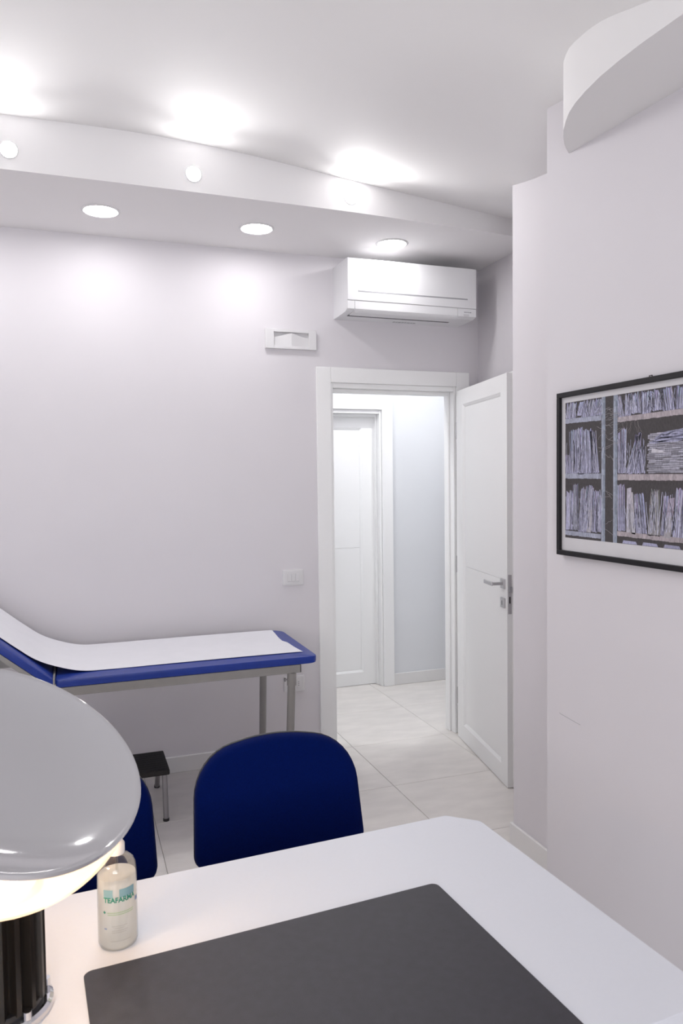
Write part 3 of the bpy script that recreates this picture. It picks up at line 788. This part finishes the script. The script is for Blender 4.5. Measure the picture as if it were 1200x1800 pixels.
def bed_leg(x, y, lean):
    b = bm_new()
    tube(b, [bl((x, y, 0.678)), bl((x + lean * 0.06, y, 0.62))], 0.0215, 16)
    tube(b, [bl((x + lean * 0.05, y, 0.635)), bl((x + lean, y, 0.012))], 0.0185, 16)
    l = obj('leg', b, 'grey_metal', bed, True)
    b = bm_new(); tube(b, [bl((x + lean, y, 0.0)), bl((x + lean, y, 0.014))], 0.021, 14); obj('foot_cap', b, 'black_plastic', l, True)
    b = bm_new(); tube(b, [bl((x - 0.018, y, 0.648)), bl((x - 0.030, y, 0.648))], 0.004, 8); tube(b, [bl((x - 0.030, y, 0.648)), bl((x - 0.036, y, 0.648))], 0.009, 10)
    obj('clamp_knob', b, 'tube_metal', l, True)
bed_leg(0.934, BY0 + 0.019, -0.026); bed_leg(0.940, BY1 - 0.07, -0.016)
bed_leg(-0.93, BY0 + 0.019, 0.02); bed_leg(-0.93, BY1 - 0.07, 0.02)

# paper sheet lying over the bed, bridging the fold
b = bm_new()
def sheet_xz(s):        # s = arc position from the foot end
    pts = [(1.012, 0.7520), (0.75, 0.7522), (0.40, 0.7524), (0.15, 0.7526), (0.02, 0.7575), (-0.08, 0.785), (-0.16, 0.8220), (-0.23, 0.874), (-0.29, 0.9225), (-0.36, 0.981), (-0.46, 1.065), (-0.57, 1.157)]
    t = s * (len(pts) - 1); i = min(int(t), len(pts) - 2); f = t - i
    g = lambda k: Vector(pts[max(0, min(len(pts) - 1, k))])
    p0, p1, p2, p3 = g(i - 1), g(i), g(i + 1), g(i + 2)
    v = 0.5 * ((2 * p1) + (-p0 + p2) * f + (2 * p0 - 5 * p1 + 4 * p2 - p3) * f * f + (-p0 + 3 * p1 - 3 * p2 + p3) * f ** 3)
    return v.x, v.y
NS, NW = 66, 10
prnd = random.Random(5)
rows = []
for i in range(NS + 1):
    row = []
    for j in range(NW + 1):
        s = i / NS; tj = j / NW
        x, z = sheet_xz(s)
        y = 3.392 + (3.948 - 3.392) * tj + 0.004 * math.sin(s * 9)
        if s > 0.40: y -= 0.006 * (s - 0.4)
        if i == 0:
            x += [0.0, -0.006, -0.010, -0.012, -0.014, -0.030, -0.026, -0.022, -0.016, -0.012, -0.008][j]
        z += 0.0006 * math.sin(17 * s + 6 * tj) * (1 if 0 < i < 40 else 0.3)
        row.append((x, y, z))
    rows.append(row)
top = [[b.verts.new((p[0], p[1], p[2] + 0.0012)) for p in r] for r in rows]
bot = [[b.verts.new((p[0], p[1], p[2] + 0.0007)) for p in r] for r in rows]
for i in range(NS):
    for j in range(NW):
        b.faces.new((top[i][j], top[i + 1][j], top[i + 1][j + 1], top[i][j + 1]))
        b.faces.new((bot[i][j], bot[i][j + 1], bot[i + 1][j + 1], bot[i + 1][j]))
for i in range(NS):
    b.faces.new((top[i][0], bot[i][0], bot[i + 1][0], top[i + 1][0])); b.faces.new((top[i][NW], top[i + 1][NW], bot[i + 1][NW], bot[i][NW]))
for j in range(NW):
    b.faces.new((top[0][j], top[0][j + 1], bot[0][j + 1], bot[0][j])); b.faces.new((top[NS][j], bot[NS][j], bot[NS][j + 1], top[NS][j + 1]))
tag(obj('paper_sheet', b, 'paper', None, True, 50), 'white disposable paper sheet laid along the blue examination bed', 'paper sheet')

# ------------------------------------------------------------------ step stool under the bed
st = empty('step_stool', (0.19, 3.64, 0), 'low dark-topped step stool with grey tube legs under the bed', 'stool')
b = bm_new(); box(b, -0.21, 0.205, -0.135, 0.13, 0.205, 0.232, 0.006, 2)
tp = obj('step_top', b, 'rubber', st)
for k in range(9):
    bx('tread_rib', 'rubber', tp, -0.195, 0.19, -0.122 + k * 0.028, -0.112 + k * 0.028, 0.2315, 0.2335, 0.0006, 1)
for sx in (-1, 1):
    for fy, ty in ((-0.150, -0.118), (0.255, 0.105)):
        b = bm_new(); tube(b, [(sx * 0.182, ty, 0.208), (sx * 0.182, fy, 0.006)], 0.0125, 12)
        l = obj('leg', b, 'tube_metal', st, True)
        b = bm_new(); tube(b, [(sx * 0.182, fy, 0.0), (sx * 0.182, fy, 0.012)], 0.0142, 12); obj('foot_cap', b, 'black_plastic', l, True)

# ------------------------------------------------------------------ visitor chairs
def chair(loc, rz, label):
    t = empty('visitor_chair', loc, label, 'chair', 'blue visitor chairs facing the desk', rz)
    # backrest: local x across, front of the chair looks to -y; origin on the floor under the backrest
    out = rrect([(-0.243, 0.0), (0.243, 0.0), (0.230, 0.292), (0.0, 0.332), (-0.230, 0.292)], [0.035, 0.035, 0.135, 0.58, 0.135], 8)
    def bk(u, v, w):                      # w forward (towards -y)
        lean = 0.20
        return (u, -0.045 + v * lean + 0.35 * u * u * -1.0 + 0.03 - w, 0.524 + v * 0.98)
    b = bm_new(); pillow(b, out, [(0.955, -0.004), (0.985, 0.002), (1.0, 0.013), (0.992, 0.026), (0.965, 0.036), (0.90, 0.041), (0.7, 0.044), (0.4, 0.045), (0.1, 0.045)], bk)
    obj('backrest', b, 'blue_cloth', t, True, 80)
    b = bm_new(); pillow(b, out, [(0.90, -0.020), (0.97, -0.014), (0.995, -0.004), (1.004, 0.004), (1.004, 0.010)], bk)
    obj('back_shell', b, 'black_plastic', t, True, 80)
    so = rrect([(-0.235, -0.50), (0.235, -0.50), (0.225, -0.07), (-0.225, -0.07)], [0.09, 0.09, 0.06, 0.06], 8)
    sf = lambda u, v, w: (u, v, 0.425 + w - 0.25 * max(0.0, -0.40 - v) ** 1.5)
    b = bm_new(); pillow(b, so, [(0.96, 0.0), (0.99, 0.006), (1.0, 0.018), (0.985, 0.034), (0.94, 0.043), (0.7, 0.047), (0.3, 0.046), (0.05, 0.046)], sf)
    obj('seat', b, 'blue_cloth', t, True, 80)
    b = bm_new(); pillow(b, so, [(0.88, -0.022), (0.96, -0.014), (0.995, 0.0), (1.003, 0.008)], sf)
    obj('seat_shell', b, 'black_plastic', t, True, 80)
    for sx in (-1, 1):
        b = bm_new(); tube(b, [(sx * 0.14, -0.14, 0.405), (sx * 0.14, 0.005, 0.40), (sx * 0.14, 0.035, 0.43), (sx * 0.14, 0.045, 0.56), (sx * 0.14, 0.058, 0.64)], 0.011, 10)
        obj('back_support', b, 'black_plastic', t, True)
        for (ty, fy) in ((-0.43, -0.475), (-0.10, 0.03)):
            b = bm_new(); tube(b, [(sx * 0.19, ty, 0.40), (sx * 0.245, (ty + fy) / 2, 0.22), (sx * 0.255, fy, 0.01)], 0.0125, 12, flat=1.4)
            l = obj('leg', b, 'black_plastic', t, True)
            b = bm_new(); tube(b, [(sx * 0.2555, fy, 0.0), (sx * 0.255, fy, 0.016)], 0.017, 12); obj('foot_cap', b, 'rubber', l, True)
        b = bm_new(); tube(b, [(sx * 0.19, -0.44, 0.398), (sx * 0.19, -0.09, 0.398)], 0.0125, 12); obj('seat_rail', b, 'black_plastic', t, True)
    b = bm_new(); tube(b, [(-0.19, -0.27, 0.396), (0.19, -0.27, 0.396)], 0.0125, 12); obj('cross_bar', b, 'black_plastic', t, True)
    return t
chair((0.525, 2.03, 0), 0.0, 'blue cloth visitor chair standing alone in full view behind the desk')
chair((-0.055, 2.03, 0), 0.0, 'blue cloth visitor chair half hidden behind the desk lamp')

# ------------------------------------------------------------------ desk
DR = math.radians(3.0)
desk = empty('desk', (0.12, 1.24, 0), 'white laminate desk with a clipped far corner', 'desk', rz=DR)
def dl(x, y):      # room -> desk local
    dx, dy = x - 0.12, y - 1.24
    return (dx * math.cos(DR) + dy * math.sin(DR), -dx * math.sin(DR) + dy * math.cos(DR))
c1, c2, c3 = dl(0.842, 1.619), dl(0.904, 1.562), dl(0.943, 0.886)
xr = (c2[0] + c3[0]) / 2
outl = [(-0.86, c1[1]), (-0.86, c3[1]), (xr, c3[1]), (xr, c2[1]), (c1[0], c1[1])]
b = bm_new(); prism(b, outl, 0.715, 0.740)
bmesh.ops.bevel(b, geom=list(b.edges), offset=0.0012, segments=2, profile=0.5, affect='EDGES')
obj('desk_top', b, 'laminate', desk)
for xa, xb in ((-0.78, -0.755), (xr - 0.105, xr - 0.08)):
    bx('side_panel', 'laminate', desk, xa, xb, c3[1] + 0.05, c1[1] - 0.08, 0.0, 0.715, 0.001)
bx('modesty_panel', 'laminate', desk, -0.755, xr - 0.105, c1[1] - 0.20, c1[1] - 0.182, 0.30, 0.715, 0.001)

# ------------------------------------------------------------------ desk pad
pad_c = ((-0.003 + 0.702) / 2, (1.305 + 0.916) / 2)
b = bm_new()
PW, PD = 0.682, 0.47
pillow(b, rrect([(0, -PD), (PW, -PD), (PW, 0), (0, 0)], [0.014] * 4, 6), [(1.0, 0.0), (1.0, 0.0022), (0.998, 0.0028)], lambda u, v, w: (u, v, w))
pad = obj('desk_pad', b, 'pad_leather'); pad.location = (-0.003, 1.306, 0.7402); pad.rotation_euler = (0, 0, math.radians(3.5))
tag(pad, 'dark grey leather desk pad on the white desk', 'desk pad')

# ------------------------------------------------------------------ desk lamp: fluted column, glass bowl, concave reflector
LX, LY = -0.122, 1.258
lamp = empty('desk_lamp', (LX, LY, 0.74), 'lit desk lamp with black fluted column, glass bowl and large white tilted dish', 'lamp')
b = bm_new(); lathe(b, [(0.0, 0.0), (0.073, 0.0), (0.075, 0.003), (0.074, 0.010), (0.069, 0.014), (0.0, 0.014)], 64); obj('base_disc', b, 'chrome', lamp, True)
b = bm_new()
NF, ro, ri = 16, 0.064, 0.050
loop = []
for k in range(NF):
    a0 = 2 * math.pi * k / NF
    for q in range(10):
        t = q / 10
        a = a0 + 2 * math.pi / NF * t
        if t < 0.34: r = ro
        else:
            tt = (t - 0.34) / 0.66; r = ro - (ro - ri) * math.sin(math.pi * tt) ** 0.8
        loop.append((r * math.cos(a), r * math.sin(a)))
prism(b, loop, 0.022, 0.184)
obj('fluted_column', b, 'column_black', lamp, True, 40)
b = bm_new(); lathe(b, [(0.0, 0.014), (0.058, 0.014), (0.060, 0.018), (0.060, 0.024), (0.0, 0.024)], 48); obj('foot_ring', b, 'black_plastic', lamp, True)
b = bm_new(); lathe(b, [(0.046, 0.182), (0.062, 0.182), (0.065, 0.186), (0.065, 0.192), (0.063, 0.196), (0.058, 0.197), (0.046, 0.192)], 56, close=True); obj('top_collar', b, 'column_black', lamp, True)
for k in range(5):
    a = 2 * math.pi * (k + 0.2) / 5 - 1.2
    b = bm_new(); tube(b, [(0.066 * math.cos(a), 0.066 * math.sin(a), 0.014), (0.066 * math.cos(a), 0.066 * math.sin(a), 0.026)], 0.006, 10); obj('base_screw', b, 'chrome', lamp, True)
# tilted head: axis n through the sphere centre on the column axis
nvec = Vector((0.397, -0.350, 0.849)).normalized()
M = Vector((0, 0, 1)).rotation_difference(nvec).to_matrix().to_4x4()
M.translation = Vector((0, 0, 0.372))
RS = 0.2165
prof = []
for k in range(0, 25):
    th = math.radians(172 - (172 - 80) * k / 24)        # angle from +axis
    prof.append((RS * math.sin(th), RS * math.cos(th) * (0.78 if th > math.pi / 2 else 1.0)))
inner = [(r * 0.982, z * 0.982) for r, z in reversed(prof)]
b = bm_new(); lathe(b, prof + inner, 72, M, close=True); obj('glass_bowl', b, 'bowl_glass', lamp, True, 60)
zr = RS * math.cos(math.radians(80))
RD = 0.2165
depth = 0.034
dp_top, dp_bot = [], []
for k in range(0, 37):
    r = RD * k / 36
    z = zr + 0.004 - depth * (1 - (r / RD) ** 3.5)
    dp_top.append((r, z)); dp_bot.append((r, z - 0.004))
b = bm_new(); lathe(b, dp_top + [(RD + 0.0025, zr + 0.0035), (RD + 0.0032, zr - 0.001), (RD + 0.0022, zr - 0.0065), (RD - 0.001, zr - 0.007)], 96, M); obj('reflector_dish', b, 'dish_enamel', lamp, True, 50)
b = bm_new(); lathe(b, list(reversed([(r, z + 0.001) for r, z in dp_bot])), 96, M); obj('reflector_underside', b, 'dish_under', lamp, True, 50)
b = bm_new(); lathe(b, [(0.0, 0.218), (0.020, 0.216), (0.026, 0.208), (0.026, 0.180), (0.0, 0.180)], 28); obj('bulb', b, 'bulb_warm', lamp, True)
pl = bpy.data.lights.new('lamp_light', 'POINT'); pl.energy = LAMP_W; pl.color = (1.0, 0.70, 0.44); pl.shadow_soft_size = 0.025
plo = bpy.data.objects.new('lamp_light', pl); COL.objects.link(plo); plo.parent = lamp; plo.location = (0, 0, 0.262)

# ------------------------------------------------------------------ sanitizer bottle
bt = empty('sanitizer_bottle', (0.058, 1.378, 0.7402), 'clear pump bottle of hand gel with green lettering on the desk', 'bottle')
BR_ = 0.0345
bprof = [(0.0, 0.0), (0.028, 0.0), (0.032, 0.002), (BR_, 0.008), (BR_, 0.128), (0.0335, 0.140), (0.030, 0.150), (0.023, 0.157), (0.0135, 0.161), (0.0125, 0.166), (0.0125, 0.172)]
b = bm_new(); lathe(b, bprof, 56); obj('bottle_shell', b, 'bottle_clear', bt, True, 60)
b = bm_new(); lathe(b, [(0.0, 0.0015), (0.027, 0.0015), (0.0325, 0.009), (0.0325, 0.127), (0.0, 0.1275)], 48); obj('gel', b, 'gel', bt, True, 60)
b = bm_new(); lathe(b, [(0.0, 0.163), (0.0145, 0.163), (0.015, 0.166), (0.015, 0.180), (0.0125, 0.184), (0.0075, 0.194), (0.006, 0.200), (0.006, 0.214), (0.0, 0.214)], 32); obj('pump_collar', b, 'pump_white', bt, True, 50)
b = bm_new(); tube(b, [(0.0, 0.0, 0.214), (0.0, 0.0, 0.226)], [0.010, 0.009], 20); tube(b, [(0.0, 0.0, 0.220), (-0.020, 0.004, 0.221), (-0.036, 0.007, 0.216)], [0.006, 0.005, 0.004], 12)
obj('pump_head', b, 'pump_white', bt, True, 50)
b = bm_new(); tube(b, [(0.0, 0.0, 0.163), (0.004, 0.0, 0.010)], 0.0022, 10); obj('dip_tube', b, 'bottle_clear', bt, True)
# flat print wrapped on the shell; the label faces the camera
FACE = math.atan2(-1.378, -0.058) + math.radians(4)
def wrap(u, v, lift=0.0003):
    a = FACE + u / BR_; return ((BR_ + lift) * math.cos(a), (BR_ + lift) * math.sin(a), v)
def wrap_mesh(name, flat_me, m, parent, uc, vc, lift=0.0003):
    for v in flat_me.vertices: v.co = wrap(v.co.x + uc, v.co.y + vc, lift)
    flat_me.materials.clear(); flat_me.materials.append(MATS[m])
    o = bpy.data.objects.new(name, flat_me); COL.objects.link(o); o.parent = parent; return o
def text_mesh(s, size, width=None):
    cu = bpy.data.curves.new('t', 'FONT'); cu.body = s; cu.size = size; cu.align_x = 'CENTER'; cu.offset = 0.0004
    to = bpy.data.objects.new('t', cu); COL.objects.link(to)
    dg = bpy.context.evaluated_depsgraph_get()
    mm = bpy.data.meshes.new_from_object(to.evaluated_get(dg))
    bpy.data.objects.remove(to, do_unlink=True); bpy.data.curves.remove(cu)
    if width:
        xs = [v.co.x for v in mm.vertices]; k = width / (max(xs) - min(xs))
        for v in mm.vertices: v.co.x *= k
    return mm
def strip_mesh(x0, x1, y0, y1, n=10):
    vs, fs = [], []
    for k in range(n + 1):
        x = x0 + (x1 - x0) * k / n; vs += [(x, y0, 0), (x, y1, 0)]
    for k in range(n): fs.append((2 * k, 2 * k + 2, 2 * k + 3, 2 * k + 1))
    mm = bpy.data.meshes.new('strip'); mm.from_pydata(vs, [], fs); return mm
wrap_mesh('lettering', text_mesh('TEAFARMA', 0.0125, 0.058), 'print_green', bt, 0.002, 0.0905, 0.0005)
wrap_mesh('label_band', strip_mesh(-0.027, -0.010, 0.098, 0.113), 'print_teal', bt, 0, 0)
wrap_mesh('label_band', strip_mesh(0.001, 0.030, 0.098, 0.113), 'print_teal', bt, 0, 0)
wrap_mesh('label_cross', strip_mesh(-0.0285, -0.0235, 0.0715, 0.0735, 4), 'print_green', bt, 0, 0)
wrap_mesh('label_cross', strip_mesh(-0.0270, -0.0250, 0.0700, 0.0750, 2), 'print_green', bt, 0, 0, 0.0004)
for v0, u0, u1, m_ in ((0.0715, -0.021, 0.027, 'print_lime'), (0.0680, -0.020, 0.026, 'print_lime'), (0.0475, -0.013, 0.014, 'print_grey'), (0.0440, -0.008, 0.008, 'print_grey'), (0.0395, -0.013, 0.015, 'print_grey'), (0.0360, -0.013, 0.012, 'print_grey'), (0.0205, -0.016, 0.020, 'print_grey')):
    wrap_mesh('small_print', strip_mesh(u0, u1, v0, v0 + 0.0011), m_, bt, 0, 0)
wrap_mesh('label_mark', strip_mesh(-0.027, -0.022, 0.0420, 0.0442, 4), 'print_blue', bt, 0, 0)
wrap_mesh('label_mark', strip_mesh(0.033, 0.041, 0.0800, 0.0880, 4), 'print_blue', bt, 0, 0)
